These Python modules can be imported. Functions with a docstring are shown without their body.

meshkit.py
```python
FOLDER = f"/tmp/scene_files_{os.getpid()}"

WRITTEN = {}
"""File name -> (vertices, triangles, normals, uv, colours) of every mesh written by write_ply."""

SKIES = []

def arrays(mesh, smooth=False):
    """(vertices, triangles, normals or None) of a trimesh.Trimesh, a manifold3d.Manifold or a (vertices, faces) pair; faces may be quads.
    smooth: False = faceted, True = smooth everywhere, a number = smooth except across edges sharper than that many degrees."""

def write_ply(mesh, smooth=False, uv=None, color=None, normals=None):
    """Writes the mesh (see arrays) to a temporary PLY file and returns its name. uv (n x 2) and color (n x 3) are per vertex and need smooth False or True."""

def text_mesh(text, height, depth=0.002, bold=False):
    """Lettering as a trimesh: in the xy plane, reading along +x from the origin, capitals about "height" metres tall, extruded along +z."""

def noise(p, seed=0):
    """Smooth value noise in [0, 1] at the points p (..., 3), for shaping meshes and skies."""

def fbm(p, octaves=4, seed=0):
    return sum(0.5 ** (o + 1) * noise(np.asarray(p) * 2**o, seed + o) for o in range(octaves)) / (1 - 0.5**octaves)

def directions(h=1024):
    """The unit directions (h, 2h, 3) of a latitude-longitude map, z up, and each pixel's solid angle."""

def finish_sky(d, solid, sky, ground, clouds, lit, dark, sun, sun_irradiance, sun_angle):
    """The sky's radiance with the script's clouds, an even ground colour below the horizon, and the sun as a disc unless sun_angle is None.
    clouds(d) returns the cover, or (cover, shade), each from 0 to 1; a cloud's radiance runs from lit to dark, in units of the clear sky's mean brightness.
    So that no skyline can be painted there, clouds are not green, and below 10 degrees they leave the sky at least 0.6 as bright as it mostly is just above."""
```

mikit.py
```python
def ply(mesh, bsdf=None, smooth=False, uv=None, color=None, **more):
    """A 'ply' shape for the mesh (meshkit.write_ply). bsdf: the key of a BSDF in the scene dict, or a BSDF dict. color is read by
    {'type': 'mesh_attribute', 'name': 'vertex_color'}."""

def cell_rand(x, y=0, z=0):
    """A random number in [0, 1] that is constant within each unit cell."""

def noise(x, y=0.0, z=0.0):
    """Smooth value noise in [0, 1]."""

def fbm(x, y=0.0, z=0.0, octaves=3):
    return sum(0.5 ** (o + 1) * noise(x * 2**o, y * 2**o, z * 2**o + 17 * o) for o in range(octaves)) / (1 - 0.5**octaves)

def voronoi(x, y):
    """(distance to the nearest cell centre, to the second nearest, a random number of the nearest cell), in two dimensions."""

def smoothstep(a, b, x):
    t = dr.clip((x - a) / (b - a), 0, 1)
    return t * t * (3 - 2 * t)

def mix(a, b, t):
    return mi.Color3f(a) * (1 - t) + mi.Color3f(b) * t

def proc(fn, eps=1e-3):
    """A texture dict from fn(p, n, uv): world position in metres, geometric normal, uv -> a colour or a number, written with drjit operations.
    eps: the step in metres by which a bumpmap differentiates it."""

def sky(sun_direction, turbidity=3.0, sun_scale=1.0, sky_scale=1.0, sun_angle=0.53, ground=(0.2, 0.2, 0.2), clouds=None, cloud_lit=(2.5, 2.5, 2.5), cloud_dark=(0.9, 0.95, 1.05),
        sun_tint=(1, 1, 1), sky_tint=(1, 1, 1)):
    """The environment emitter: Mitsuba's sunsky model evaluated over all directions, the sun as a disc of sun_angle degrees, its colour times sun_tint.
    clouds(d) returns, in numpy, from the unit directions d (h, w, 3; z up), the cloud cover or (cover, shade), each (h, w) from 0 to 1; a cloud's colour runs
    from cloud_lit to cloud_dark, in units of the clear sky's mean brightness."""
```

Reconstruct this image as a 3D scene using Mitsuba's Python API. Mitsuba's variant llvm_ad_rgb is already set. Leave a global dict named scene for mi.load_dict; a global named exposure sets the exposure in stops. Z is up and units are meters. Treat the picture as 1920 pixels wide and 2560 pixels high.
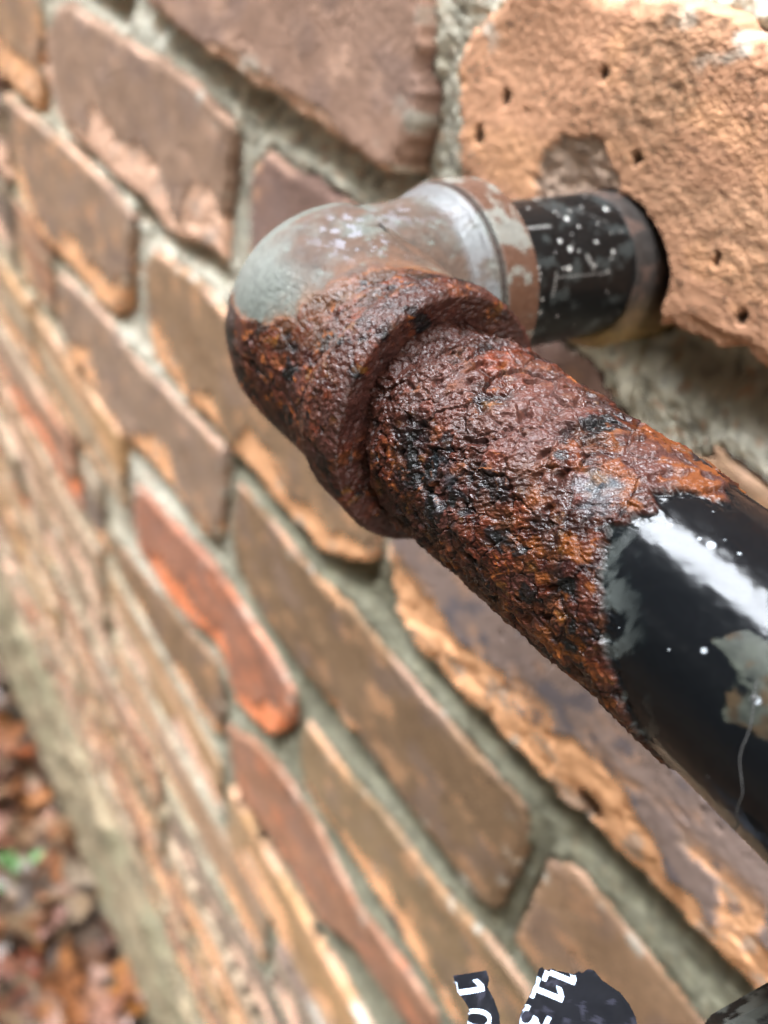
import math
import numpy as np, trimesh, shapely, mitsuba as mi, mikit, meshkit
from scipy.ndimage import map_coordinates, maximum_filter1d, minimum_filter1d
from scipy.spatial import cKDTree
from shapely.geometry import Polygon
from meshkit import noise, fbm

# ------------------------------------------------------------------ camera, sky, exposure
# x runs along the wall (away from the camera), y out of the wall, z up; the origin is the centre of the pipe elbow
T = mi.ScalarTransform4f
scene, labels = {}, {}
CAM = np.array([-0.12803, 0.08777, 0.07477])
RIGHT = np.array([-0.55542, -0.81868, 0.14588])
UP = np.array([0.58942, -0.26384, 0.76352])
FWD = np.array([0.58659, -0.51006, -0.62909])
FOV = 2 * math.degrees(math.atan(960 / 2070))
scene['camera'] = {'type': 'thinlens', 'fov': FOV, 'fov_axis': 'x', 'near_clip': 0.01, 'far_clip': 200.0,
                   'aperture_radius': 0.00113, 'focus_distance': 0.117,
                   'to_world': T().look_at(origin=CAM.tolist(), target=(CAM + FWD).tolist(), up=UP.tolist())}
scene['sky'] = mikit.sky([0.33, 0.17, 0.93], turbidity=4, sun_scale=0.27, sun_angle=29, sun_tint=(0.76, 0.97, 1.36), clouds=lambda d: 1.0,
                         cloud_lit=(2.52, 2.5, 2.46), cloud_dark=(0.9, 0.95, 1.05))
exposure = 4.75


# ------------------------------------------------------------------ helpers
used = {}


def key_for(name, parent=None):
    base = f'{parent}__{name}' if parent else name
    n = used.get(base, -1) + 1
    used[base] = n
    return base if n == 0 else f'{base}_{n:03d}'


def add(name, mesh, bsdf, parent=None, smooth=False, uv=None, color=None, label=None, category=None, group=None, kind=None):
    k = key_for(name, parent)
    scene[k] = mikit.ply(mesh, bsdf, smooth=smooth, uv=uv, color=color)
    tag(k, label, category, group, kind)
    return k


def tag(k, label=None, category=None, group=None, kind=None):
    d = {a: b for a, b in dict(label=label, category=category, group=group, kind=kind).items() if b}
    if d:
        labels[k] = d


def sstep(a, b, x):
    t = np.clip((x - a) / (b - a), 0, 1)
    return t * t * (3 - 2 * t)


def cmix(a, b, t):
    return np.asarray(a) * (1 - t[..., None]) + np.asarray(b) * t[..., None]


def grid_faces(n, m, wrap=True):
    i, j = np.meshgrid(np.arange(n - 1), np.arange(m if wrap else m - 1), indexing='ij')
    j2 = (j + 1) % m
    a, b, c, d = i * m + j, (i + 1) * m + j, (i + 1) * m + j2, i * m + j2
    return np.vstack([np.stack([a, b, c], -1).reshape(-1, 3), np.stack([a, c, d], -1).reshape(-1, 3)])


def cut(v, f, keep, *data):
    """The faces of keep with only their vertices, and the data of those."""
    f = f[keep]
    ids, inv = np.unique(f, return_inverse=True)
    return (v[ids], inv.reshape(-1, 3)), [d[ids] for d in data]


def grid_normals(P, wrap=True):
    du = np.gradient(P, axis=0)
    dv = (np.roll(P, -1, 1) - np.roll(P, 1, 1)) if wrap else np.gradient(P, axis=1)
    n = np.cross(du, dv)
    return n / np.maximum(np.linalg.norm(n, axis=-1, keepdims=True), 1e-12)


# ------------------------------------------------------------------ materials
def fine(f1, f2, a=0.6):
    return lambda p, n, uv: mikit.noise(p.x * f1, p.y * f1, p.z * f1) * a + mikit.noise(p.x * f2 + 7, p.y * f2, p.z * f2) * (1 - a)


VC = {'type': 'mesh_attribute', 'name': 'vertex_color'}


def surf(rough=0.8, spec=0.4, **more):
    return {'type': 'principled', 'base_color': VC, 'roughness': rough, 'specular': spec, **more}


def bumped(bsdf, fn, scale, eps=2e-4):
    return {'type': 'twosided', 'bsdf': {'type': 'bumpmap', 'arbitrary': mikit.proc(fn, eps=eps), 'scale': scale, 'bsdf': bsdf}}


uvr = mikit.proc(lambda p, n, uv: uv.x)
scene['m_iron'] = bumped(surf(uvr, 0.35), lambda p, n, uv: uv.y * (mikit.noise(p.x * 3600, p.y * 3600, p.z * 3600) * 0.6 + mikit.noise(p.x * 8000, p.y * 8000, p.z * 8000) * 0.4), 0.00016, 4e-5)
scene['m_paint'] = bumped(surf(uvr, 0.24), lambda p, n, uv: mikit.noise(p.x * 900, p.y * 900, p.z * 900), 0.00005, 1e-4)
scene['m_brick'] = bumped(surf(0.9, 0.2), fine(1500, 3600), 0.00045)
scene['m_mortar'] = bumped(surf(0.9, 0.25), fine(600, 1500), 0.0016)
scene['m_sticker'] = {'type': 'twosided', 'bsdf': surf(0.55, 0.15)}
scene['m_plain'] = {'type': 'twosided', 'bsdf': surf(0.7, 0.3)}
scene['m_leaf'] = {'type': 'twosided', 'bsdf': surf(0.45, 0.4)}
scene['m_digit'] = {'type': 'twosided', 'bsdf': {'type': 'principled', 'base_color': {'type': 'rgb', 'value': [0.44, 0.56, 0.74]}, 'roughness': 0.5}}
scene['m_soil'] = {'type': 'twosided', 'bsdf': {'type': 'principled', 'roughness': 0.95, 'base_color': mikit.proc(
    lambda p, n, uv: mikit.mix((0.035, 0.026, 0.018), (0.10, 0.075, 0.05), mikit.fbm(p.x * 30, p.y * 30, 1.0)))}}
scene['m_core'] = {'type': 'twosided', 'bsdf': {'type': 'principled', 'roughness': 0.95, 'base_color': mikit.proc(
    lambda p, n, uv: mikit.mix((0.16, 0.10, 0.07), (0.34, 0.27, 0.2), mikit.fbm(p.x * 9, p.y * 9, p.z * 14)))}}
scene['m_bark'] = {'type': 'twosided', 'bsdf': {'type': 'principled', 'roughness': 0.95, 'base_color': {'type': 'rgb', 'value': [0.06, 0.045, 0.035]}}}
scene['m_crown'] = {'type': 'twosided', 'bsdf': {'type': 'principled', 'roughness': 0.8, 'base_color': {'type': 'rgb', 'value': [0.045, 0.05, 0.025]}}}


# ------------------------------------------------------------------ brick wall
FACE = -0.0835
MM = 0.001
PURPLE, BUFF, OLIVE, RED, TAN, GREY = (.37, .235, .165), (.64, .335, .20), (.25, .155, .09), (.46, .155, .075), (.40, .245, .15), (.30, .255, .23)
RAW, RAWRED, RAWPINK = (.80, .42, .22), (.78, .26, .12), (.80, .50, .36)
# outline on the face plane (x, z in mm), tone, raw tone of the chipped edge, width of the chipped lower edge, proudness in mm, grid step in mm
NEAR = lambda pts: [(-128 + .965 * (x + 128), 74.8 + .965 * (z - 74.8)) for x, z in pts]
BRICKS = [
    (NEAR([(67, 42), (73, 33), (75, 27), (72, 16), (66, 2), (54, -7), (20, -9), (-7, -8), (-34, -7), (-50, -5), (-120, -8), (-122, 52), (-18, 54), (40, 55), (60, 51)]), BUFF, RAW, 0, 6.0, .6),
    ([(300, -3), (243, -7), (205, -8), (167, -8), (133, -9), (102, -10), (94, -10), (89, -8), (86, 3), (83, 9), (84, 21), (90, 40), (93, 56), (200, 57), (300, 55), (306, 25)], (.40, .245, .18), RAWPINK, 6, 5.5, .8),
    ([(330, 22), (331, 0), (345, -9), (400, -9), (470, -8), (560, -8), (562, 55), (420, 56), (335, 54)], PURPLE, RAW, 10, 2, 1.6),
    ([(425, -27), (333, -26), (255, -24), (212, -29), (209, -34), (215, -47), (218, -80), (220, -94), (243, -96), (269, -104), (293, -108), (320, -101), (369, -106), (392, -103), (431, -107), (468, -101), (482, -78), (470, -52), (445, -34)], PURPLE, RAWPINK, 25, 1.5, 1.0),
    ([(184, -31), (196, -46), (195, -71), (196, -92), (150, -99), (51, -101), (-10, -98), (-18, -60), (-16, -34), (-3, -27), (60, -28), (124, -29)], (.30, .185, .15), RAW, 6, 0, .9),
    ([(-40, -35), (-46, -28), (-61, -27), (-150, -27), (-150, -98), (-42, -98)], TAN, RAW, 4, 0, 1.0),
    ([(607, -33), (500, -33), (488, -40), (484, -57), (500, -98), (515, -110), (560, -112), (640, -110), (640, -36)], TAN, RAW, 22, 1, 1.6),
    ([(590, -122), (456, -114), (382, -112), (336, -117), (340, -138), (345, -161), (364, -187), (384, -204), (423, -208), (462, -206), (541, -213), (588, -198), (601, -166)], (.34, .22, .15), RAW, 26, 1.5, 1.3),
    ([(306, -124), (255, -117), (203, -119), (136, -121), (80, -122), (69, -136), (69, -161), (77, -173), (109, -192), (159, -194), (208, -195), (230, -192), (264, -201), (290, -196), (312, -197), (322, -172), (318, -140)], (.32, .20, .12), RAW, 21, 1.5, 1.0),
    ([(62, -120), (62, -151), (58, -160), (49, -178), (33, -182), (5, -181), (-24, -175), (-49, -174), (-79, -170), (-108, -166), (-140, -162), (-140, -112), (0, -114)], (.30, .215, .185), RAW, 24, 2, .7),
    ([(505, -225), (394, -212), (345, -216), (267, -206), (212, -200), (209, -217), (210, -246), (219, -274), (239, -284), (284, -283), (346, -293), (393, -303), (459, -293), (494, -302), (517, -270)], (.33, .22, .155), RAW, 24, 1, 1.4),
    ([(196, -211), (106, -209), (82, -203), (34, -200), (-22, -197), (-43, -194), (-48, -210), (-49, -238), (-47, -265), (-42, -272), (-22, -275), (7, -276), (58, -275), (95, -282), (138, -283), (171, -283), (192, -275), (202, -245)], OLIVE, RAW, 9, .5, .9),
    ([(-57, -208), (-62, -200), (-71, -194), (-125, -195), (-190, -196), (-190, -268), (-62, -270)], TAN, RAW, 5, 0, .9),
    ([(355, -328), (285, -313), (224, -297), (183, -299), (146, -300), (115, -306), (111, -322), (121, -345), (137, -375), (181, -394), (204, -370), (222, -368), (263, -391), (306, -399), (357, -401), (364, -363)], (.37, .17, .11), RAWRED, 30, 1.5, 1.4),
    ([(100, -313), (79, -312), (34, -302), (-14, -296), (-54, -286), (-77, -282), (-92, -283), (-96, -330), (-54, -378), (-37, -370), (-12, -372), (20, -370), (45, -368), (78, -373), (94, -375), (104, -340)], (.30, .20, .115), RAW, 30, 1, 1.1),
    ([(194, -433), (153, -402), (110, -388), (72, -387), (50, -398), (10, -397), (-25, -387), (-45, -389), (-60, -410), (-27, -439), (-6, -441), (20, -444), (54, -478), (101, -480), (144, -485), (167, -494), (187, -469)], (.36, .185, .115), RAWRED, 8, 1, 1.4),
    ([(375, -426), (307, -412), (262, -400), (215, -385), (205, -398), (200, -425), (211, -469), (255, -481), (319, -480), (382, -480), (420, -474), (430, -440)], OLIVE, RAW, 14, 0, 1.8),
]
rng = np.random.default_rng(11)
ROWS = [(738, 664), (644, 570), (550, 476), (456, 382), (362, 288), (250, 172), (156, 74), (54, -8), (-30, -106), (-116, -198), (-206, -284), (-300, -378), (-396, -480)]
ROWS += [(-494 - 94 * i, -576 - 94 * i) for i in range(10)]
traced = [Polygon(b[0]).buffer(0) for b in BRICKS]
FILL = []
for top, bot in ROWS:
    x = -520 - rng.uniform(0, 120)
    while x < 1560:
        w = rng.uniform(150, 250) if bot > -480 else rng.uniform(230, 360)
        if top > 200 or bot < -1000:
            w = rng.uniform(190, 240)
        a, b = x, x + w
        x = b + rng.uniform(13, 20)
        # keep clear of the traced bricks
        for q in traced:
            x0, z0, x1, z1 = q.bounds
            if min(z1, top) - max(z0, bot) > 25 and b > x0 - 14 and a < x1 + 14:
                if a < x0 - 14 < b:
                    b = x0 - 14
                elif a < x1 + 14 < b:
                    a = x1 + 14
                else:
                    b = a
        if b - a < 45:
            continue
        jit = lambda s=5: rng.uniform(-s, s)
        n = max(3, int((b - a) / 45))
        xs = np.linspace(a, b, n)
        poly = [(q + jit(3), top + jit(4)) for q in xs] + [(b + jit(3), (top + bot) / 2 + jit())] + [(q + jit(3), bot + jit(6)) for q in xs[::-1]] + [(a + jit(3), (top + bot) / 2 + jit())]
        tone = [PURPLE, (.25, .165, .095), TAN, (.44, .26, .13), (.34, .18, .115), (.22, .16, .125)][rng.integers(6)]
        raw = [RAW, RAW, RAW, RAWPINK, RAWRED][rng.integers(5)]
        seen = -1350 < bot and top < 60 and b > -60
        step = (2.2 if bot > -700 else 3.0) if seen else 4.5
        FILL.append((poly, tone, raw, rng.uniform(16, 42), rng.uniform(-1.0, 4.5), step))


def seg_dist(P, poly):
    out = np.full(len(P), 1e9)
    q = np.asarray(poly, float)
    for a, b in zip(q, np.roll(q, -1, 0)):
        d = b - a
        t = np.clip(((P - a) @ d) / max(d @ d, 1e-9), 0, 1)
        out = np.minimum(out, np.hypot(*(P - a - t[:, None] * d).T))
    return np.where(shapely.contains_xy(Polygon(q).buffer(0), P[:, 0], P[:, 1]), out, -out)


STUB_R = 16.7
OUTLINES = []


def brick(spec, i):
    poly, tone, raw, chip, proud, step = spec
    q = np.asarray(poly, float)
    lo, hi = q.min(0) - 4, q.max(0) + 4
    xs, zs = np.arange(lo[0], hi[0] + step, step), np.arange(lo[1], hi[1] + step, step)
    X, Z = np.meshgrid(xs, zs, indexing='ij')
    P2 = np.stack([X.ravel(), Z.ravel()], 1)
    P3 = np.stack([P2[:, 0], np.full(len(P2), i * 37.0), P2[:, 1]], 1)
    sd = seg_dist(P2, q) + 6.5 * (fbm(P3 / 11, 3, 1) - .5) + 3.4 * (fbm(P3 / 2.8, 3, 2) - .5)
    sdg = sd.reshape(X.shape)
    inside = sdg > 0
    zmin = np.where(inside.any(1), np.where(inside, Z, 1e9).min(1), 0)[:, None]
    zmax = np.where(inside.any(1), np.where(inside, Z, -1e9).max(1), 0)[:, None]
    w_ = int(22 / step) | 1
    zmin = minimum_filter1d(np.where(inside.any(1), zmin[:, 0], 1e9), w_)[:, None]
    zmax = maximum_filter1d(np.where(inside.any(1), zmax[:, 0], -1e9), w_)[:, None]
    e = (Z - zmin).ravel()
    et = (zmax - Z).ravel()
    # how far the broken lower edge reaches up, along the brick
    along = np.stack([P2[:, 0], np.full(len(P2), i * 91.0), 0 * P2[:, 0]], 1)
    wch = chip * np.clip(3.2 * (fbm(along / 34, 3, 5) - .22), 0.38 if i < 40 else .2, 1.35) + 2.5 * (fbm(P3 / 4, 3, 6) - .5) * (chip > 0)
    c = sstep(0, 2.2, wch - e) if chip else np.zeros(len(e))
    y = proud + 1.6 * (fbm(P3 / 38, 2, 7) - .5) + 0.35 * (fbm(P3 / 7, 3, 8) - .5) + .45 * (fbm(P3 / 1.8, 2, 9) - .5)
    y -= 16 * (1 - sstep(-1.3, .9, sd)) ** 1.2 + 1.0 * sstep(4, .5, sd)
    y -= c * (0.9 + .02 * np.clip(wch - e, 0, 30) + 2.4 * (fbm(P3 / 6, 4, 10) - .5))
    pits = sstep(.83, .87, noise(P3 / 2.6, 12)) * sstep(.62, .68, noise(P3 / 22, 13)) * (sd > 3) * (spec is not BRICKS[0])
    y -= 2.2 * pits
    P3 = P3 + np.stack([0 * y, np.minimum(y, 0) * 1.2, 0 * y], 1)
    if i >= 40:
        P3 = P3 * [.22, 1, .55]
    # colour: kiln-skinned face, raw body where it is broken, stains and lime
    m = fbm(P3 / 22, 4, 14)
    col = np.asarray(tone) * (0.58 + 0.54 * m)[:, None] * (.92 if spec is BRICKS[0] else 1)
    col = cmix(col, np.array([.22, .16, .15]), .3 * sstep(.52, .68, fbm(P3 / 17, 3, 15)) * (tone is not BUFF))
    col = cmix(col, np.asarray(raw) * .8, .5 * sstep(.56, .72, fbm(P3 / 13, 4, 16)))
    col *= (0.72 + .56 * fbm(P3 / 2.0, 3, 17))[:, None]
    col *= (1 - .55 * sstep(.70, .80, noise(P3 / 1.9, 25)) * sstep(.4, .6, fbm(P3 / 15, 2, 26)))[:, None]
    rawc = np.asarray(raw) * (0.78 + .5 * fbm(P3 / 6, 4, 18))[:, None]
    rawc = cmix(rawc, np.array([.32, .29, .26]), .6 * sstep(.6, .68, fbm(P3 / 10, 3, 19)))
    col = cmix(col, rawc, c)
    col = cmix(col, np.asarray(RAWPINK) * .95, .45 * sstep(5.5, 1.0, et + 3 * (fbm(P3 / 8, 3, 20) - .5)) * sstep(.42, .62, fbm(along / 28, 3, 24)))  # patchy pale pink along the top edge, a highlight painted on
    col = cmix(col, np.array([.55, .53, .46]), .8 * sstep(.66, .74, fbm(P3 / 9, 3, 21)) * sstep(12, 2, sd))
    if i >= 40:
        smear = sstep(.52, .62, fbm(P3 / [55, 30, 14], 3, 22))
        col = cmix(col, np.array([.40, .31, .22]) * (.6 + .6 * fbm(P3 / [30, 30, 9], 3, 23))[:, None], .8 * smear)
        y += .8 * smear
    col = cmix(col, np.array([.03, .028, .03]), pits)
    if spec is BRICKS[0]:  # the buff brick: rough grain to the upper right, and the hole the pipe goes into
        rough = sstep(.42, .62, fbm(P3 / 20, 3, 30)) * sstep(10, 40, P2[:, 1] - .35 * P2[:, 0])
        g = fbm(P3 / 2.2, 4, 31)
        y += rough * .6 * (g - .5)
        col = cmix(col, np.array([.50, .29, .17]), .5 * rough)
        col *= (1 - .45 * sstep(.5, .38, g) * rough)[:, None]
        spots = [(52, 24, 1.7), (59, 12, 1.8), (43, 23, .7), (3, 24, 1.2), (-38, 3, 1.2), (-27, 12, .8), (20, 38, 1.1)]
        for (sx, sz), sr in zip(NEAR([q_[:2] for q_ in spots]), [q_[2] for q_ in spots]):
            dd = np.hypot(P2[:, 0] - sx, (P2[:, 1] - sz) * .8) + 1.5 * (noise(P3 / 1.0, 33) - .5)
            s = sstep(sr * 1.15, sr * .6, dd)
            y -= 2.0 * s
            col = cmix(col, np.array([.035, .025, .018]), s)
        wob = 2.2 * (fbm(P3 / 5, 3, 34) - .5)
        d0 = np.hypot(P2[:, 0] + 2.5, P2[:, 1] + 1.5) + wob
        d1 = np.hypot((P2[:, 0] - 14) * .95, (P2[:, 1] - 14) * 1.15) + 3.2 * wob + 3 * (fbm(P3 / 2.2, 3, 38) - .5)
        broken = sstep(14.2, 12.4, d1)
        y -= broken * (.3 + 2.4 * fbm(P3 / 2.5, 4, 35)) + sstep(8, 3, d1) * 1.5
        col = cmix(col, np.array([.48, .34, .26]) * (.35 + 1.2 * fbm(P3 / 2.5, 3, 36))[:, None], broken)
        hole = sstep(STUB_R + 2.6, STUB_R + 1.4, d0)
        y -= 26 * hole
    elif spec is BRICKS[9]:  # the brick below the rail: large broken patches and a hole in its lower edge
        pt = sstep(.50, .56, fbm((P3 + [0, 0, 5]) / 16, 4, 41)) * sstep(40, 26, e)
        y -= pt * 1.2
        col = cmix(col, rawc, pt * (1 - c))
        dark = sstep(.60, .68, fbm(P3 / 9, 3, 42)) * (1 - c)
        col = cmix(col, np.array([.10, .095, .115]), .7 * dark)
        hh = sstep(5.5, 3.5, np.hypot((P2[:, 0] + 61) * .75, P2[:, 1] + 165))
        y -= 9 * hh
        col = cmix(col, np.array([.05, .03, .02]), hh)
    elif spec is BRICKS[14]:
        mk = sstep(7, 5, np.hypot((P2[:, 0] + 3) * .8, (P2[:, 1] + 370)) + 3 * (fbm(P3 / 3, 2, 43) - .5))
        col = cmix(col, np.array([.045, .045, .06]), mk)
    V = np.stack([P2[:, 0], FACE * 1000 + y, P2[:, 1]], 1) * MM
    f = grid_faces(*X.shape, wrap=False)[:, ::-1]
    ok = sd > -1.6
    (v, f), (col,) = cut(V, f, ok[f].all(1), col)
    OUTLINES.append(q)
    add('brick', (v, f), 'm_brick', 'brick_wall', smooth=True, color=np.clip(col, .01, .9))


tag('brick_wall', 'old red and brown brick wall with chipped bricks and wide mortar joints', 'brick wall')
for i, b in enumerate(BRICKS):
    brick(b, i)
for i, b in enumerate(FILL):
    brick(b, 40 + i)

# mortar: recessed deepest right under the brick above, weathered out to a ledge over the brick below
RX, RZ, RS = np.arange(-700, 1620, 2.0), np.arange(-1500, 780, 2.0), 2.0
mask = np.zeros((len(RX), len(RZ)), bool)
for q in OUTLINES:
    a, b = np.searchsorted(RX, [q[:, 0].min(), q[:, 0].max()])
    c, d = np.searchsorted(RZ, [q[:, 1].min(), q[:, 1].max()])
    gx, gz = np.meshgrid(RX[a:b], RZ[c:d], indexing='ij')
    mask[a:b, c:d] |= shapely.contains_xy(Polygon(q).buffer(0), gx, gz)
up, dn = np.zeros(mask.shape), np.zeros(mask.shape)
acc = np.full(len(RX), 40.0)
for k in range(len(RZ) - 1, -1, -1):
    acc = np.where(mask[:, k], 0, np.minimum(acc + RS, 40)); up[:, k] = acc
acc = np.full(len(RX), 40.0)
for k in range(len(RZ)):
    acc = np.where(mask[:, k], 0, np.minimum(acc + RS, 40)); dn[:, k] = acc
xs = np.concatenate([np.arange(-700, -180, 5.0), np.arange(-180, 330, 1.5), np.arange(330, 640, 2.5), np.arange(640, 1600, 7.0)])
zs = np.concatenate([np.arange(-1480, -700, 4.0), np.arange(-700, -300, 2.5), np.arange(-300, 70, 1.5), np.arange(70, 400, 3.0), np.arange(400, 760, 6.0)])
X, Z = np.meshgrid(xs, zs, indexing='ij')
at = [(X.ravel() - RX[0]) / RS, (Z.ravel() - RZ[0]) / RS]
u_, d_ = (map_coordinates(a, at, order=1, mode='nearest') for a in (up, dn))
P3 = np.stack([X.ravel(), 0 * X.ravel(), Z.ravel()], 1)
t = sstep(.15, .85, u_ / np.maximum(u_ + d_, 1e-3))
hd = sstep(10, 20, np.minimum(u_, d_))
t = t * (1 - hd) + .85 * hd
big = fbm(P3 / 30, 3, 50)
grain = fbm(P3 / 3.0, 3, 51)
y = -15 + 13.5 * t + 3.5 * (big - .5) + 1.6 * (grain - .5) + 1.1 * (noise(P3 / 1.3, 52) - .5)
low = sstep(-420, -900, P3[:, 2])
y += low * 5 * sstep(.45, .6, big)
hole = sstep(STUB_R + 2.5, STUB_R + 1, np.hypot(P3[:, 0], P3[:, 2] + .5))
y -= 22 * hole
col = np.array([.56, .53, .43]) * (.74 + .52 * fbm(P3 / 12, 4, 53))[:, None]
col = cmix(col, np.array([.62, .58, .48]), .55 * sstep(.60, .72, grain))
col = cmix(col, np.array([.20, .185, .15]), .6 * sstep(.44, .34, grain))
col = cmix(col, np.array([.50, .30, .18]), .7 * sstep(.74, .80, noise(P3 / 2.6, 54)))
gr2 = noise(P3 / 1.9, 60)
col = cmix(col, np.array([.74, .70, .60]), .7 * sstep(.74, .84, gr2))
col = cmix(col, np.array([.13, .12, .10]), .6 * sstep(.22, .12, gr2))
olive_low = sstep(-125, -185, P3[:, 2] + 30 * (big - .5)) * sstep(330, 150, P3[:, 0] + 80 * (big - .5))  # mortar turns darker olive low down on the near part of the wall
col = cmix(col, np.array([.165, .158, .105]) * (.5 + 1.0 * fbm(P3 / 6, 4, 61))[:, None], .85 * olive_low)
col *= (.72 + .56 * noise(P3 / 3.2, 62))[:, None]
col = cmix(col, col * [.66, .58, .48], sstep(360, 600, P3[:, 0] - .8 * np.minimum(P3[:, 2] + 350, 0)))  # far mortar darkened in colour to dim its sunlit ledges
col = cmix(col, np.array([.30, .33, .22]), .75 * sstep(-1080, -1330, P3[:, 2] + 90 * (big - .5)))
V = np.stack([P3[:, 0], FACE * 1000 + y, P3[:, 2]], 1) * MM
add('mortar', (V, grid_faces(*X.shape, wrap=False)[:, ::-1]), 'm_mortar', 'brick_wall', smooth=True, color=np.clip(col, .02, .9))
fx, ft = np.arange(-700, 1900, 7.0), np.concatenate([np.linspace(0, .35, 12), np.linspace(.37, 1, 40)])
FX, FT = np.meshgrid(fx, ft, indexing='ij')
fy = np.where(FT < .35, -14 + FT / .35 * 28, 14 + (FT - .35) * 10)
fz = np.where(FT < .35, -1010 - FT * 200, -1080 - (FT - .35) / .65 * 400)
Pf = np.stack([FX, fy, fz], -1).reshape(-1, 3)
nn = (fbm(Pf / 40, 4, 56) - .5).reshape(FX.shape)
V = np.stack([FX, FACE * 1000 + fy + 22 * nn, fz + 60 * nn * (FT < .5)], -1).reshape(-1, 3)
col = np.array([.25, .195, .125]) * (.5 + 1.0 * fbm(Pf / [90, 40, 22], 4, 57))[:, None]
col = cmix(col, np.array([.21, .21, .13]), .45 * sstep(.46, .60, fbm(Pf / 60, 4, 58)))
col = cmix(col, np.array([.12, .11, .08]), .7 * sstep(.40, .30, fbm(Pf / 22, 3, 59)))
add('footing', (V * MM, grid_faces(*FX.shape, wrap=False)), 'm_mortar', 'brick_wall', smooth=True, color=np.clip(col, .02, .9), label='smooth pale grey-green footing ledge along the bottom of the wall')
core = trimesh.creation.box((4.6, 0.2, 2.46)); core.apply_translation((0.9, FACE - .135, -.72 + .0))
core2 = trimesh.creation.box((4.6, 0.2, 0.4)); core2.apply_translation((0.9, FACE - .135, .712))
add('backing', trimesh.util.concatenate([core, core2]), 'm_core', 'brick_wall')

# ------------------------------------------------------------------ rusty pipe railing
DARK, MAROON, PLUM, ORANGE, OCHRE, BLACK, PINK, CRUST = (.035, .014, .009), (.145, .031, .014), (.10, .034, .028), (.50, .14, .02), (.30, .125, .024), (.008, .010, .013), (.20, .07, .045), (.23, .066, .022)


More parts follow.
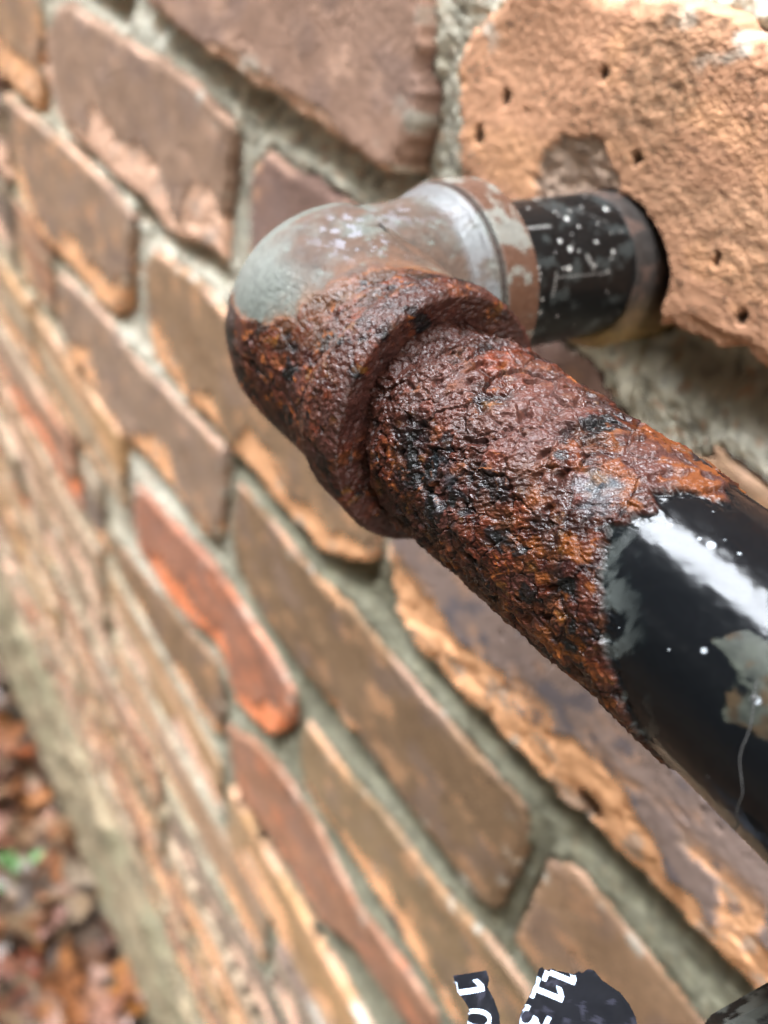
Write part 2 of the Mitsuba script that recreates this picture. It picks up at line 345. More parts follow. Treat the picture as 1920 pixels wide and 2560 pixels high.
def rust(p, seed=0):
    """Scale height (mm, about -1.5 to 1.5), colour and roughness of rusted iron at the points p in mm."""
    w = np.stack([fbm(p / 5, 2, seed + k) for k in (1, 2, 3)], -1) - .5
    q = p + 2.5 * w
    n1, n2, n3 = fbm(p / 11, 3, seed + 4), fbm(q / 4.0, 4, seed + 5), fbm(p / 1.25, 3, seed + 6)
    tt = fbm(q / [10, 6.5, 6.5], 2, seed + 7) * 6 + .5 * n3
    fr = tt - np.floor(tt)
    terr = (np.floor(tt) + sstep(.6, 1, fr)) / 6
    n4 = noise(p / .62, seed + 8)
    crater = sstep(.36, .22, fbm(q / 2.3, 2, seed + 17))
    n5 = noise(p / .33, seed + 19)
    pl, pc_, pe = np.zeros(len(p)), np.zeros(len(p)), np.zeros(len(p))
    sr = np.random.default_rng(seed)
    for cnt_, amp in ((500, 1.0), (2600, .45)):
        seeds_ = p[sr.choice(len(p), cnt_, replace=False)]
        dd_, ii = cKDTree(seeds_).query(p + 1.6 * (np.stack([n3, n2, fbm(p / 1.1, 2, seed + 21)], -1) - .5), k=2, workers=-1)
        rv = sr.uniform(0, 1, cnt_)[ii[:, 0]]
        gap = sstep(.42, .06, dd_[:, 1] - dd_[:, 0])
        pl += amp * (rv - .5) - .35 * amp * gap
        pe = np.maximum(pe, gap * amp)
        pc_ += amp * (sr.uniform(0, 1, cnt_)[ii[:, 0]] - .5)
    h = 1.9 * (n1 - .5) + 1.2 * (terr - .45) + .8 * pl + 1.3 * (n2 - .5) + .50 * (n3 - .5) + .36 * (n4 - .5) + .30 * (n5 - .5) - 1.1 * crater
    col = cmix(DARK, MAROON, sstep(.34, .62, n2))
    col = cmix(col, PLUM, .8 * sstep(.48, .64, fbm(p / 6, 3, seed + 9)))
    col = cmix(col, CRUST, .7 * sstep(.54, .68, fbm(p / 3.5, 3, seed + 10)))
    col = cmix(col, BLACK, .92 * sstep(.59, .66, fbm(q / 4.2, 4, seed + 12)))
    col = cmix(col, OCHRE, .6 * sstep(.64, .72, fbm(q / 2.9, 4, seed + 11)) * sstep(.64, .46, n3))
    col = cmix(col, PINK, .5 * sstep(.60, .74, fbm(p / 3.0, 4, seed + 13)))
    og = sstep(.60, .69, fbm(p / 1.7, 3, seed + 14)) * sstep(.55, .65, fbm(p / 8, 3, seed + 15))
    col = cmix(col, ORANGE, .85 * og)
    col = cmix(col, ORANGE, .6 * sstep(.92, .99, fr) * sstep(.52, .62, fbm(p / 5, 3, seed + 18)))
    col *= (1 - .6 * pe)[:, None] * (1 + .9 * pc_)[:, None]
    col *= (.11 + .76 * n3 ** 1.3 * (.35 + .7 * n4 + .5 * n5))[..., None]
    rough = .20 + .30 * fbm(p / 4, 3, seed + 16) + .3 * og
    return h, col, rough


RAIL_R = 16.7
tag('pipe_railing', 'rusted black pipe handrail with corroded elbow fixed into the brick wall', 'handrail')
nth = 720
th = np.linspace(0, 2 * np.pi, nth, endpoint=False)
# --- rail: rusted section and painted section come out of one surface
xr = np.concatenate([np.arange(-29, -108, -.16), np.arange(-108, -132, -.3), np.linspace(-132, -1050, 60)])
X, TH = np.meshgrid(xr, th, indexing='ij')
C_, S_ = np.cos(TH), np.sin(TH)
P0 = np.stack([X, RAIL_R * C_, RAIL_R * S_], -1).reshape(-1, 3)
deg = (np.degrees(TH) + 180) % 360 - 180
bound = np.interp(deg, [-180, -120, -60, -41, -26, -9, 10, 20, 38, 47, 55, 62, 66, 70, 77, 82, 87, 94, 100, 115, 140, 180],
                  [-96, -104, -106, -104.2, -101.4, -96.5, -91.5, -89.6, -85.5, -84.5, -84.7, -86, -86.5, -84.4, -85.6, -87, -90.2, -90.6, -88.6, -85.8, -90, -96])
bound = bound + (2.2 * (fbm(P0 / 4, 3, 60) - .5) + 1.2 * (fbm(P0 / 1.1, 2, 61) - .5)).reshape(X.shape)
rm = sstep(-.5, 1.3, X - bound)                       # 1 = rust, 0 = paint
u = sstep(-40, -96, X)
hgt, col, rgh = rust(P0, 100)
hgt = hgt.reshape(X.shape)
thick = (1.5 - .75 * u) + (1.0 - .3 * u) * hgt
neck = sstep(-43, -37, X)
r = RAIL_R + rm * thick - 2.3 * neck * rm + .10 * (fbm(P0 / 9, 2, 62) - .5).reshape(X.shape)
lip = np.exp(-((X - bound + .2) / 1.1) ** 2)
r += .25 * lip * (hgt + .4)
dz = -3.9 * (1 - u)
V = np.stack([X, r * C_, r * S_ + dz], -1)
col = col.reshape(*X.shape, 3); rgh = rgh.reshape(X.shape)
topz = sstep(25, 60, deg) * sstep(125, 90, deg) * rm  # upper face of the rust, tinted plum below as painted sky sheen
col = cmix(col, .6 * cmix(np.array(PLUM), np.array([.13, .06, .05]), fbm(P0 / 4, 3, 69).reshape(X.shape)), .75 * topz * sstep(.40, .56, fbm(P0 / 9, 4, 59).reshape(X.shape)))
bl = .82 * np.exp(-(((X + 53) / 10) ** 2 + ((deg - 32) / 26) ** 2)) * (-.5 + 3.0 * fbm(P0 / 5, 4, 58).reshape(X.shape))
col = cmix(col, np.array([.012, .016, .020]), .9 * sstep(.5, .8, bl - .1))
col = cmix(col, np.array([.03, .010, .007]), .85 * sstep(-45, -40, X + 2 * hgt))
rgh = rgh - .03 * topz
# brighter, redder crust towards the paint
warm = sstep(-62, -84, X) * rm
col = cmix(col, np.array(ORANGE) * .42, (.45 * warm * sstep(.52, .66, fbm(P0 / 3, 4, 63)).reshape(X.shape)))
gp = np.exp(-(((X + 79) / 5.5) ** 2 + ((deg - 56) / 15) ** 2)) * (-.6 + 3.2 * fbm(P0 / 4, 4, 64).reshape(X.shape))
gp = .8 * sstep(.5, 1.1, gp) * rm
col = cmix(col, np.array([.055, .065, .075]) * (.4 + 1.2 * fbm(P0 / 1.5, 3, 57).reshape(X.shape))[..., None], .7 * gp)
rgh = rgh * (1 - gp) + .28 * gp
V[..., 1:] -= (.6 * gp * (thick - .2))[..., None] * np.stack([C_, S_], -1)
# paint: gloss black, worn grey-green patches, pale specks and a thread
pc = np.broadcast_to(np.array([.0035, .0045, .0055]), col.shape).copy()
pr = .13 + .22 * fbm(P0 / [4, 1.6, 1.6], 4, 65).reshape(X.shape) ** 2
wob = (fbm(P0 / 3.2, 4, 66) - .5).reshape(X.shape)
worn = np.maximum(sstep(1.0, .8, np.hypot((X + 106) / 4.5, (deg - 41) / 7) + 2.2 * wob), sstep(1.0, .75, np.hypot((X + 112) / 5, (deg - 30) / 12) + 2.2 * wob))
edgew = sstep(-7, -1, X - bound) * sstep(.50, .66, fbm(P0 / [1.6, 4, 4], 3, 67)).reshape(X.shape) * sstep(70, 20, deg)
pc = cmix(pc, cmix(np.array([.060, .066, .052]), np.array([.07, .045, .022]), sstep(.45, .62, fbm(P0 / 2.4, 3, 56)).reshape(X.shape)), .55 * worn * (.1 + 1.7 * fbm(P0 / 2, 3, 68).reshape(X.shape)))
pc = cmix(pc, np.array([.08, .09, .085]), .5 * edgew)
pr = pr + .3 * worn + .2 * edgew
dotr = np.random.default_rng(5)
dots = [(-88.8, 63, .32), (-94.1, 67, .62), (-102.3, 32, .40), (-109.8, 31, .5), (-97, 72, .22), (-92.6, 66, .25)] + [(dotr.uniform(-130, -86), dotr.uniform(-40, 100), dotr.uniform(.08, .17)) for _ in range(14)]
sp = np.zeros(X.shape)
for dx, da, dr_ in dots:
    dd = np.hypot(X - dx, (deg - da) * np.pi / 180 * RAIL_R)
    sp = np.maximum(sp, sstep(dr_, dr_ * .6, dd))
pc = cmix(pc, np.array([.36, .39, .42]), sp)
pr = pr * (1 - sp) + .6 * sp
col = cmix(pc, col, rm); rgh = pr * (1 - rm) + rgh * rm
# scattered silvery grit along the paint's upper face
fl = grid_faces(*X.shape)
vm = rm.reshape(-1)
rusty = vm[fl].max(1) > .5
flat = lambda a: a.reshape(-1, a.shape[-1])
uv = np.stack([np.clip(rgh, .08, 1), .15 + .85 * rm], -1)
for nm, keep, lab in (('rusted_section', rusty, 'thickly rusted, flaking length of the rail'), ('painted_rail', ~rusty, 'glossy black painted rail with worn grey patches')):
    (v, f), (c_, n_) = cut(flat(V) * MM, fl, keep, np.clip(flat(col), .004, .9), flat(uv))
    add(nm, (v, f[:, ::-1]), 'm_iron' if nm == 'rusted_section' else 'm_paint', 'pipe_railing', smooth=True, uv=n_, color=c_, label=lab)

# a strand of thread stuck to the paint
sp_ = np.array([(-108.6, 37), (-109.8, 31), (-110.6, 24), (-111.8, 17), (-112.6, 8), (-114.5, -3), (-115.4, -12), (-115.9, -22), (-115.6, -32)])
tt_ = np.linspace(0, len(sp_) - 1, 60)
sx_, sa_ = np.interp(tt_, range(len(sp_)), sp_[:, 0]) + .25 * np.sin(tt_ * 2.3), np.radians(np.interp(tt_, range(len(sp_)), sp_[:, 1]))
pts = np.stack([sx_, (RAIL_R + .14) * np.cos(sa_), (RAIL_R + .14) * np.sin(sa_)], 1) * MM
m = trimesh.creation.sweep_polygon(shapely.Point(0, 0).buffer(.00007, 4), pts)
k_ = trimesh.creation.icosphere(subdivisions=2, radius=.00035); k_.apply_translation(pts[7])
m = trimesh.util.concatenate([m, k_])
add('thread', m, 'm_plain', smooth=True, color=np.full((len(m.vertices), 3), .06), label='thin pale thread with a small knot stuck to the black rail', category='thread')

# --- elbow
L = []


def seg(a, b, fn, step=.18):
    for k in np.linspace(0, 1, max(2, int(np.ceil(abs(b - a) / step))), endpoint=False):
        L.append(fn(a + (b - a) * k))


rb = 5.0
KR = np.array([[-38, 22.2], [-37, 22.9], [-29, 22.9], [-26.2, 21.9], [-20, 21.6], [-12, 22.2], [-5, 22.6], [0, 22.6]])
KS = np.array([[0, 22.6], [5, 21.6], [10, 20.9], [16, 20.0], [21, 19.9], [24.6, 20.9], [26.0, 21.8], [26.7, 22.0], [27.4, 22.3], [35.2, 22.3], [36, 21.6]])
seg(13.5, 22.2, lambda q: (-36.3 - 1.7 * (q - 13.5) / 8.7, 0, 0, 1, q, -4.6, -38 - (22.2 - q)))
seg(-38, -rb, lambda x: (x, 0, 0, 1, np.interp(x, KR[:, 0], KR[:, 1]), -4.6 + .3 * (x + 38) / 33, x))
seg(0, rb * math.pi / 2, lambda q: (-rb + rb * math.sin(q / rb), -rb + rb * math.cos(q / rb), math.sin(q / rb), math.cos(q / rb), 22.6, -4.3 + .8 * q / (rb * 1.57), q))
seg(-rb, -36, lambda y: (0, y, 1, 0, np.interp(-y, KS[:, 0], KS[:, 1]), -3.5 * np.clip((y + 24) / 19, 0, 1), 100 - y))
seg(21.6, 15, lambda q: (0, -36 + .001 * (21.6 - q), 1, 0, q, 0, 137 + (21.6 - q)))
L = np.array(L)
nth = 720
th = np.linspace(0, 2 * np.pi, nth, endpoint=False)
S, TH = np.meshgrid(L[:, 6], th, indexing='ij')
B = lambda k: L[:, k, None] + 0 * TH
C_, S_ = np.cos(TH), np.sin(TH)
railside = sstep(-26, -38, B(0)) * (B(6) < 0)
P0 = np.stack([B(0) + B(4) * C_ * B(2) + railside * 4.5 * S_, B(1) + B(4) * C_ * B(3), B(4) * S_ + B(5)], -1)
N0 = grid_normals(P0)
out = np.stack([C_ * B(2), C_ * B(3), S_], -1)
N0 *= np.sign((N0 * out).sum(-1, keepdims=True).mean()) if True else 1
Pf = P0.reshape(-1, 3)
sh = S.shape
R2 = lambda a: a.reshape(sh)
wob = R2(fbm(Pf / 5, 4, 70)) - .5
fin = R2(fbm(Pf / 1.4, 3, 71)) - .5
deg = (np.degrees(TH) + 180) % 360 - 180
px, py, pz = P0[..., 0], P0[..., 1], P0[..., 2]
# rust covers the rail end and the underside; the crown keeps its grey zinc
edge_x = np.interp(deg, [-180, 0, 14, 22, 33, 45, 60, 75, 95, 130, 180], [10, 10, 0, -8, -15, -15.5, -16.5, -18, -22, -24, -24])
bend_ = S < 60
rust_by_x = sstep(1.5, -1.5, np.where(bend_, px, 40) - edge_x + 5 * wob + 2 * fin)
rust_low = sstep(2.5, -1.5, pz - (1.5 + np.where(bend_, 0, -3)) + 7 * wob + 2 * fin) * sstep(136, 112, S)
rm = np.clip(np.maximum(rust_by_x * bend_, rust_low), 0, 1)
hgt, rc, rr = rust(Pf, 140)
hgt, rr, rc = R2(hgt), R2(rr), rc.reshape(*sh, 3)
collar = sstep(-24, -29, px) * bend_
inner = sstep(-27, -31, px) * bend_
rc = cmix(rc, np.array([.040, .014, .011]) * (.5 + R2(fbm(Pf / 1.2, 3, 87)))[..., None], .8 * inner * sstep(.62, .48, R2(fbm(Pf / 4.5, 3, 88))))
gran = R2(fbm(Pf / .7, 3, 86)) - .5
disp = rm * (.25 + .34 * hgt * (1 - .3 * collar) + (.35 + .25 * collar) * gran) + (1 - rm) * (.16 * gran + .12 * fin + .05 * (R2(noise(Pf / .5, 73)) - .5))
V = P0 + disp[..., None] * N0
# zinc, stained brown towards the saddle and the stub band
zn = np.array([.095, .103, .09]) * (.55 + .9 * R2(fbm(Pf / .8, 3, 74)))[..., None]
stain = sstep(40, 62, deg + 16 * wob) * (px < 6) * bend_ + (S > 60) * .9 * sstep(-30, 60, deg)
st = np.clip(stain * sstep(.28, .56, R2(fbm(Pf / 6.5, 4, 75)) + .10 * fin), 0, 1)
zn = cmix(zn, np.array([.066, .025, .010]) * (.3 + 1.1 * R2(fbm(Pf / 2.4, 3, 76)))[..., None], .82 * st * sstep(.30, .50, R2(fbm(Pf / 2.0, 4, 85)) + .12))
lav = (S < 120) * sstep(.56, .66, R2(fbm(Pf / 1.5, 3, 77))) * np.exp(-(((px + 7) / 9) ** 2 + ((deg - 84) / 15) ** 2))  # lavender highlights on the crown, painted as pale flecks
zn = cmix(zn, np.array([.19, .19, .22]), np.clip(1.0 * lav, 0, .7))
band = sstep(126.5, 127.5, S)
bc = cmix(np.array([.155, .15, .13]) * (.75 + .5 * R2(fbm(Pf / 3, 3, 78)))[..., None], np.array([.075, .026, .010]), .9 * sstep(.44, .62, R2(fbm(Pf / 3.6, 4, 79)) + .16 * sstep(110, 160, deg)))
zn = cmix(zn, bc, band)
fillet = sstep(119, 121.5, S) * sstep(126, 125, S)
zn = cmix(zn, np.array([.13, .135, .14]), .8 * fillet * sstep(.72, .5, R2(fbm(Pf / 3, 3, 80))))  # paler strip: the highlight on the fillet is put into the colour
groove = np.exp(-((S - 126.3) / .42) ** 2)
V -= (.7 * groove)[..., None] * N0
zn = cmix(zn, np.array([.03, .016, .013]), groove * .95)
wash = sstep(7, -1, np.where(bend_, px, 40) - edge_x + 9 * wob) * sstep(.36, .58, R2(fbm(Pf / [2.5, 4, 4], 4, 89)))
zn = cmix(zn, np.array([.105, .043, .016]) * (.5 + R2(fbm(Pf / 1.6, 3, 94)))[..., None], .85 * wash * bend_)
zr = .36 + .15 * R2(fbm(Pf / 2, 2, 81)) - .20 * fillet + .22 * st * (1 - fillet)
rim_o = np.exp(-((rm - .5) / .22) ** 2) * sstep(.40, .6, R2(fbm(Pf / 4, 3, 82)))
ec = cmix(zn, rc, rm)
ec = cmix(ec, np.array([.15, .05, .013]), .85 * rim_o)
brown = rm * sstep(-29, -18, px) * bend_ * sstep(-2, 12, pz)
ec = cmix(ec, np.array([.085, .034, .014]) * (.5 + .9 * R2(fbm(Pf / 2.2, 3, 83)))[..., None], .65 * brown * sstep(.38, .56, R2(fbm(Pf / 3.5, 3, 84))))
er = zr * (1 - rm) + rr * rm
uv = np.stack([np.clip(er, .1, 1), .85 + .15 * rm], -1)
fl = grid_faces(*sh)
add('elbow', (flat(V) * MM, fl[:, ::-1]), 'm_iron', 'pipe_railing', smooth=True, uv=flat(uv), color=np.clip(flat(ec), .004, .9), label='corroded grey and rust elbow fitting')

# --- stub into the wall, and the worn sleeve at the wall
nth = 420
th = np.linspace(0, 2 * np.pi, nth, endpoint=False)
ys = np.arange(-35, -106, -.3)
Y, TH = np.meshgrid(ys, th, indexing='ij')
C_, S_ = np.cos(TH), np.sin(TH)      # angle 0 points to -x, 90 up
deg = (np.degrees(TH) + 180) % 360 - 180
P0 = np.stack([-STUB_R * C_, Y, STUB_R * S_], -1)
Pf = P0.reshape(-1, 3); sh = Y.shape
pc = np.broadcast_to(np.array([.004, .005, .0055]), (*sh, 3)).copy()
pr = .26 + .2 * R2(fbm(Pf / 6, 3, 90))
pc = cmix(pc, np.array([.05, .06, .06]), .5 * sstep(.55, .7, R2(fbm(Pf / 3.5, 4, 91))))
sp = np.zeros(sh)
dots = [(-54.5, 69, .8), (-51.3, 44, .75), (-49.9, 30, .75), (-38.5, 38, .5), (-68.3, 74, .8), (-64.3, 37, .6), (-60, 46, .5), (-49.1, 51, .55), (-41.7, 97, .6), (-54.2, 104, .8)]
dots += [(dotr.uniform(-70, -36), dotr.uniform(-20, 115), dotr.uniform(.15, .4)) for _ in range(40)]
for dy_, da, dr_ in dots:
    dd = np.hypot(Y - dy_, (deg - da) * np.pi / 180 * STUB_R) + .35 * (R2(noise(Pf / .6, 92)) - .5)
    sp = np.maximum(sp, sstep(dr_, dr_ * .55, dd))
for (y0, a0), (y1, a1), w in (((-48.2, 64), (-38.6, 65), .55), ((-56, 36), (-57.5, 28), .8), ((-63.1, 22), (-46, 25), .16), ((-46, 28), (-45, 12), .4), ((-66, 60), (-58, 80), .1)):
    a, b = np.array([y0, a0 * np.pi / 180 * STUB_R]), np.array([y1, a1 * np.pi / 180 * STUB_R])
    q = np.stack([Y, deg * np.pi / 180 * STUB_R], -1) - a
    d = b - a
    tt = np.clip((q @ d) / (d @ d), 0, 1)
    dd = np.linalg.norm(q - tt[..., None] * d, axis=-1) + .8 * w * (R2(fbm(Pf / .8, 3, 93)) - .5)
    sp = np.maximum(sp, .28 * sstep(w, w * .3, dd))
pc = cmix(pc, np.array([.50, .49, .47]), sp)
add('wall_stub', (flat(P0) * MM, grid_faces(*sh)), 'm_paint', 'pipe_railing', smooth=True, uv=flat(np.stack([np.clip(pr + .3 * sp, .1, 1), 0 * pr + .15], -1)), color=flat(pc), label='black painted stub pipe with white paint specks')

prof = np.concatenate([np.stack([np.full(8, -71.4), np.linspace(16.3, 17.35, 8)], 1), np.stack([np.linspace(-71.6, -98, 110), np.full(110, 17.35)], 1)])
Y, TH = np.meshgrid(prof[:, 0], th, indexing='ij')
RR = prof[:, 1, None] + 0 * TH
C_, S_ = np.cos(TH), np.sin(TH)
deg = (np.degrees(TH) + 180) % 360 - 180
Pf = np.stack([-RR * C_, Y, RR * S_], -1).reshape(-1, 3); sh = Y.shape
lower = sstep(10, -60, deg) * (np.abs(deg) < 150)
RR = RR + .4 * (R2(fbm(Pf / 4, 3, 95)) - .5) + lower * 2.6 * sstep(-71.5, -74.5, Y)
V = np.stack([-RR * C_, Y + 1.4 * (R2(fbm(Pf / 6, 2, 96)) - .5), RR * S_ - .5], -1)
cc_ = cmix(np.array([.034, .03, .028]) * (.6 + .8 * R2(fbm(Pf / 4, 3, 97)))[..., None], np.array([.085, .055, .045]), .8 * sstep(.5, .62, R2(fbm(Pf / 5, 3, 98))))
cc_ = cmix(cc_, np.array([.24, .15, .045]) * (.5 + R2(fbm(Pf / 3, 3, 99)))[..., None], .85 * lower)
add('wall_sleeve', (flat(V) * MM, grid_faces(*sh)), 'm_iron', 'pipe_railing', smooth=True, uv=flat(np.stack([.4 + 0 * deg, .7 + 0 * deg], -1)), color=flat(cc_), label='worn dull sleeve where the pipe enters the wall')

# --- bracket below the rail, flat bar with grey lichen, and the torn stickers on its arm (a frame of its own: e1, e2 in its plane)
D0 = 0.125
ORG = CAM + D0 * (FWD + RIGHT * (280 / 2070) - UP * (1220 / 2070))
e1, e2 = RIGHT, (UP + .10 * FWD) / np.linalg.norm(UP + .10 * FWD)
e3 = np.cross(e1, e2)


def plate(poly, thick, hmap=None):
    m = trimesh.creation.extrude_polygon(poly, thick, engine='earcut')
    return m


def put(m, lift=0.0):
    m = m.copy()
    m.vertices = ORG + m.vertices[:, :1] * e1 + m.vertices[:, 1:2] * e2 + (m.vertices[:, 2:] + lift) * e3
    return m


K = D0 / 2070
P_ = lambda pts: [((x - 1240) * K, (2500 - y) * K) for x, y in pts]
outline = Polygon(P_([(1802, 2566), (1945, 2490), (2140, 2385), (2500, 2385), (2500, 2900), (1000, 2900), (1000, 2625), (1780, 2625), (1784, 2588)])).buffer(-.0006).buffer(.0006)
m = plate(outline, .004)
m = m.subdivide_to_size(.0012)
v = m.vertices
m = put(m, -.004)
stem0, stem1 = ORG + e1 * ((2300 - 1240) * K) + e2 * ((2500 - 2420) * K), np.array([-.150, 0, 0])
stem = trimesh.creation.cylinder(radius=.006, segment=[stem0 - e3 * .002, stem1], sections=24)
stem = stem.subdivide_to_size(.004)
m = trimesh.util.concatenate([m, stem])
p = np.array(m.vertices) * 1000
li = sstep(.52, .60, fbm(p / 2.6, 4, 110)) * sstep(.45, .6, fbm(p / 8, 2, 111))
bc = cmix(np.full((len(p), 3), .006), np.array([.13, .14, .13]), .85 * li)
add('bracket', m, 'm_paint', 'pipe_railing', smooth=False, uv=np.stack([.35 + .4 * li, .3 + .5 * li], -1), color=bc, label='black metal bracket with grey lichen spots')


def sticker(poly, name, label, texts, seed):
    g = Polygon(P_(poly)).buffer(0)
    m = plate(g, .00025).subdivide_to_size(.0009)
    w = np.array(m.vertices) * 1000
    curl = lambda q: (.0004 * (fbm(np.asarray(q) * 1000 * [1, 1, 0] / 3.5, 2, seed) - .5) + .02 * np.maximum(0, np.asarray(q)[:, 1] + .002) ** 2 * 4)[:, None]
    m.vertices = np.array(m.vertices) + np.hstack([0 * w[:, :2], curl(m.vertices)])
    wear = sstep(.56, .66, fbm(w / 1.3, 4, seed + 1))
    col = cmix(np.full((len(w), 3), .007) * [.9, 1, 1.5], np.array([.04, .04, .06]), .6 * wear)
    m = put(m, .0003)
    root = key_for(name)
    tag(root, label, 'sticker')
    add('backing', m, 'm_sticker', root, color=col)
    for txt, cx, cy, h, ang in texts:
        t_ = meshkit.text_mesh(txt, h * K, .00006, bold=True)
        c = t_.bounds.mean(0)
        t_.apply_translation(-c)
        t_.apply_transform(trimesh.transformations.rotation_matrix(math.radians(ang), [0, 0, 1]))
        q = np.array(P_([(cx, cy)])[0])
        t_.apply_translation([q[0], q[1], 0])
        t_ = t_.subdivide_to_size(.0009)
        # keep what lies on the torn piece
        fc = t_.triangles_center
        t_.update_faces(shapely.contains_xy(g, fc[:, 0], fc[:, 1]))
        vv = np.array(t_.vertices)
        t_.vertices = vv + np.hstack([0 * vv[:, :2], curl(vv * [1, 1, 0])])
        add('digit', put(t_, .0003 + .00034), 'm_digit', root)


sticker([(1133, 2440), (1216, 2427), (1222, 2446), (1218, 2466), (1234, 2496), (1247, 2532), (1250, 2600), (1160, 2600), (1170, 2537), (1172, 2517), (1161, 2499), (1143, 2476)],
        'torn_sticker', 'narrow torn black sticker strip printed with the number 10', [('1', 1172, 2472, 74, -80), ('0', 1192, 2540, 66, -98)], 120)
sticker([(1348, 2423), (1356, 2418), (1362, 2427), (1384, 2423), (1392, 2429), (1404, 2430), (1434, 2437), (1448, 2429), (1455, 2434), (1470, 2425), (1485, 2427), (1505, 2451), (1551, 2481), (1571, 2507), (1586, 2537), (1594, 2600), (1288, 2600), (1295, 2560), (1299, 2532), (1318, 2496), (1336, 2461)],
        'torn_sticker', 'broad torn black sticker with white digits 1, 1 and 3', [('1', 1400, 2438, 78, -112), ('1', 1368, 2478, 78, -112), ('3', 1328, 2542, 78, -116), ('0', 1515, 2588, 80, -110)], 130)

# ------------------------------------------------------------------ ground, leaves, seedling
GZ = -1.455
gx, gy = np.concatenate([np.linspace(-30, -1, 12), np.linspace(-.8, 2.6, 110), np.linspace(3, 30, 12)]), np.concatenate([np.linspace(-.2, 1.4, 60), np.linspace(1.6, 30, 14)])
X2, Y2 = np.meshgrid(gx, gy, indexing='ij')
p = np.stack([X2.ravel(), Y2.ravel(), 0 * X2.ravel()], 1)
V = p + np.stack([0 * X2.ravel(), 0 * X2.ravel(), GZ + .05 * (fbm(p * 6, 3, 200) - .5)], 1)
add('ground', (V, grid_faces(*X2.shape, wrap=False)), 'm_soil', smooth=True, kind='structure', label='bare soil at the foot of the wall')


def leaf(L_, lobes, rr):
    """An oak-like leaf: lobed outline about its midrib, cupped and curled; (vertices, faces)."""
    n = 15
    s = np.linspace(0, 1, n)
    half = L_ * .27 * np.sin(np.pi * np.clip(s, .02, .985)) ** .7 * (1 + lobes * .45 * np.sin(s * np.pi * 7 + rr.uniform(0, 2)))
    cols = np.array([-1, -.5, 0, .5, 1.0])
    X_ = np.repeat((s * L_)[:, None], 5, 1) + .12 * L_ * np.abs(cols)[None] * .5
    Y_ = half[:, None] * cols[None]
    a, b, c = rr.uniform(-.25, .5), rr.uniform(-.9, 1.2), rr.uniform(-.5, .5)
    Z_ = a * np.abs(Y_) + b * (X_ - .5 * L_) ** 2 / L_ + c * Y_ * (X_ - .5 * L_) / L_ * 2
    return np.stack([X_ - .5 * L_, Y_, Z_], -1).reshape(-1, 3), grid_faces(n, 5, wrap=False)


def pose(v, x, y, z, rr, flat_=.35):
    R = trimesh.transformations.euler_matrix(rr.normal(0, flat_), rr.normal(0, flat_), rr.uniform(0, 6.28))[:3, :3]
    v = v @ R.T
    v = v + [x, y, z]
    return v


LEAFC = [(.24, .105, .05), (.36, .135, .05), (.20, .125, .08), (.26, .15, .08), (.13, .085, .06), (.40, .16, .055), (.28, .12, .07), (.32, .21, .12)]
rr = np.random.default_rng(77)
vs, fs, cs, n0 = [], [], [], 0
for _ in range(1500):
    v, f = leaf(rr.uniform(.05, .10), rr.uniform(0, 1), rr)
    v = pose(v, rr.uniform(-.3, 2.3), -.075 + rr.uniform(0, 1) ** 1.3 * 1.5, GZ + .015 + rr.uniform(0, .03), rr, .4)
    vs.append(v); fs.append(f + n0); n0 += len(v)
    cs.append(np.tile(np.array(LEAFC[rr.integers(8)]) * rr.uniform(.15, .5), (len(v), 1)))
add('leaf_litter', (np.vstack(vs), np.vstack(fs)), 'm_leaf', smooth=True, color=np.vstack(cs), kind='stuff', label='dark layer of decaying brown leaves on the soil', category='leaf litter')


def gpoint(px_, py_, z):
    d = FWD + RIGHT * (px_ - 960) / 2070 + UP * (1280 - py_) / 2070
    return CAM + d * (z - CAM[2]) / d[2]


SPECIAL = [((330, 2440), .115, (.50, .19, .045), 'large bright orange leaf at the bottom of the litter beside the wall'),
           ((295, 2530), .09, (.62, .33, .24), 'pale pink leaf overlapping the large orange leaf'),
           ((80, 1870), .10, (.42, .11, .035), 'red orange leaf in the upper part of the litter near the wall foot'),
           ((130, 2300), .09, (.46, .24, .19), 'pinkish leaf just right of the green seedling'),
           ((310, 2250), .10, (.38, .15, .05), 'rust brown leaf lying against the base of the wall'),
           ((40, 2450), .11, (.26, .07, .035), 'dark red leaf in the bottom left corner'),
           ((190, 2180), .10, (.40, .30, .21), 'long pale tan leaf above the pinkish leaf')]
for (qx, qy), s, c, lab in SPECIAL:
    v, f = leaf(s, .8, rr)
    g = gpoint(qx, qy, GZ + .05)
    v = pose(v, g[0], g[1], g[2], rr, .2)
    add('fallen_leaf', (v, f), 'm_leaf', smooth=True, color=np.tile(np.array(c), (len(v), 1)) * (.26 + .3 * noise(v * 60, 3))[:, None], label=lab, category='leaf', group='larger leaves on top of the litter')
cnt = 0
while cnt < 62:
    qx, qy = rr.uniform(-60, 430), rr.uniform(1480, 2620)
    g = gpoint(qx, qy, GZ + .042)
    if g[1] < FACE + .05 or qx > (qy - 1480) * .39 + 10:
        continue
    v, f = leaf(rr.uniform(.08, .135), rr.uniform(.2, 1), rr)
    v = pose(v, g[0], g[1], g[2], rr, .35)
    c = np.array(LEAFC[rr.integers(8)]) * rr.uniform(.2, .6)
    add('fallen_leaf', (v, f), 'm_leaf', smooth=True, color=np.tile(c, (len(v), 1)) * (.7 + .6 * noise(v * 60, 4))[:, None],
        label='brown fallen leaf lying in the litter at the foot of the wall', category='leaf', group='fallen brown leaves in the litter')
    cnt += 1
sd_ = key_for('seedling')
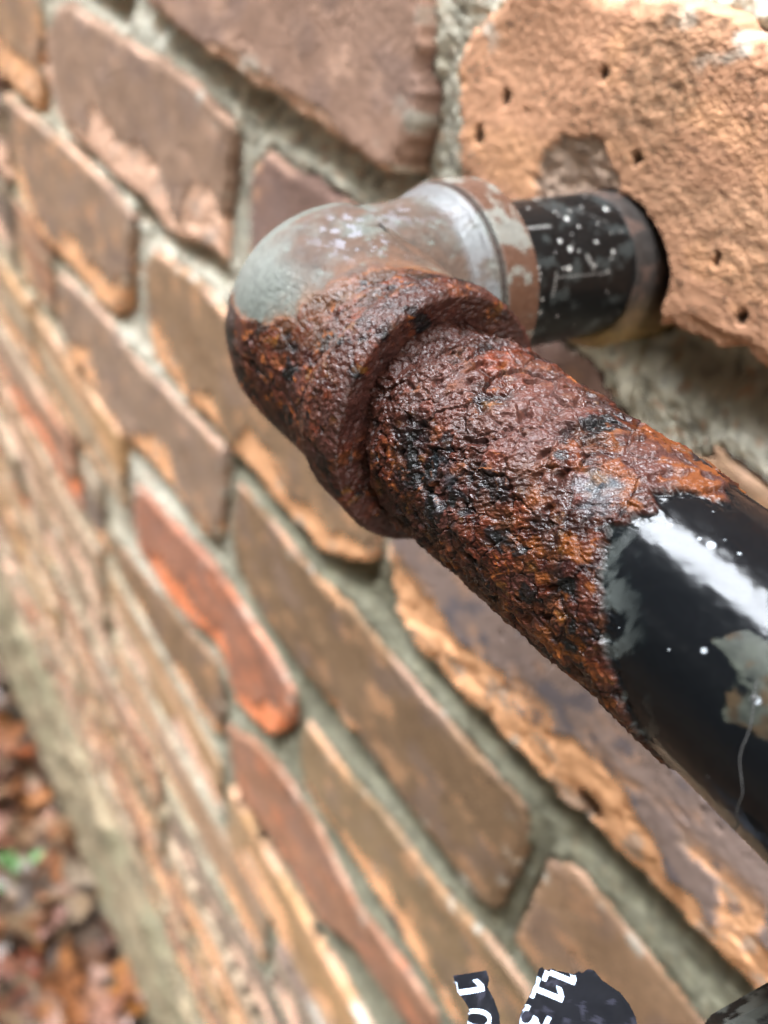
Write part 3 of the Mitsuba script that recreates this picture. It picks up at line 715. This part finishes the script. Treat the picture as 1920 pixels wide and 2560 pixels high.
tag(sd_, 'small bright green seedling growing among the fallen leaves', 'plant')
g = gpoint(35, 2200, GZ + .06)
for k in range(8):
    v, f = leaf(rr.uniform(.022, .036), .1, rr)
    a = k * 2.4
    v = pose(v + [.022, 0, 0], 0, 0, 0, np.random.default_rng(k), .3)
    v = v + g + [.02 * math.cos(a), .02 * math.sin(a), .008 * k]
    add('leaf', (v, f), 'm_leaf', sd_, smooth=True, color=np.tile(np.array([.045, .10, .028]) * (1 + .08 * k), (len(v), 1)))
stemm = trimesh.creation.cylinder(radius=.002, segment=[g + [0, 0, -.08], g + [0, 0, .07]], sections=8)
add('stem', stemm, 'm_leaf', sd_, color=np.tile(np.array([.10, .2, .06]), (len(stemm.vertices), 1)))

# ------------------------------------------------------------------ trees added outside the frame: they bound the sky that lights the wall
vs, fs, n0 = [], [], 0
quad = np.array([[-1, -.6, 0], [1, -.6, .2], [1, .6, 0], [-1, .6, .2]])
TREES = [(x + rr.uniform(-.8, .8), 4.4 + rr.uniform(-.5, 1.0), rr.uniform(8.0, 10.5)) for x in np.arange(-11, 12, 2.1)]
tr = []
for x, y0, h in TREES:
    tr.append(trimesh.creation.cylinder(radius=.16, segment=[[x, y0, GZ], [x, y0, GZ + h * .8]], sections=10))
    for _ in range(900):
        t_ = rr.uniform(.02, 1)
        rad = 2.0 * (1 - t_ ** 3) ** .5 * math.sqrt(rr.uniform(.05, 1))
        a = rr.uniform(0, 6.28)
        R = trimesh.transformations.random_rotation_matrix(rr.uniform(0, 1, 3))[:3, :3]
        vs.append((quad * rr.uniform(.18, .34)) @ R.T + [x + rad * math.cos(a), y0 + rad * math.sin(a), GZ + h * t_]); fs.append(np.array([[0, 1, 2], [0, 2, 3]]) + n0); n0 += 4
add('sky_screen_trunks', trimesh.util.concatenate(tr), 'm_bark', kind='stuff', label='dark trunks of added unseen trees that bound the sky', category='wood')
add('sky_screen_foliage', (np.vstack(vs), np.vstack(fs)), 'm_crown', kind='stuff', label='dense foliage of added unseen trees that bound the sky', category='wood')
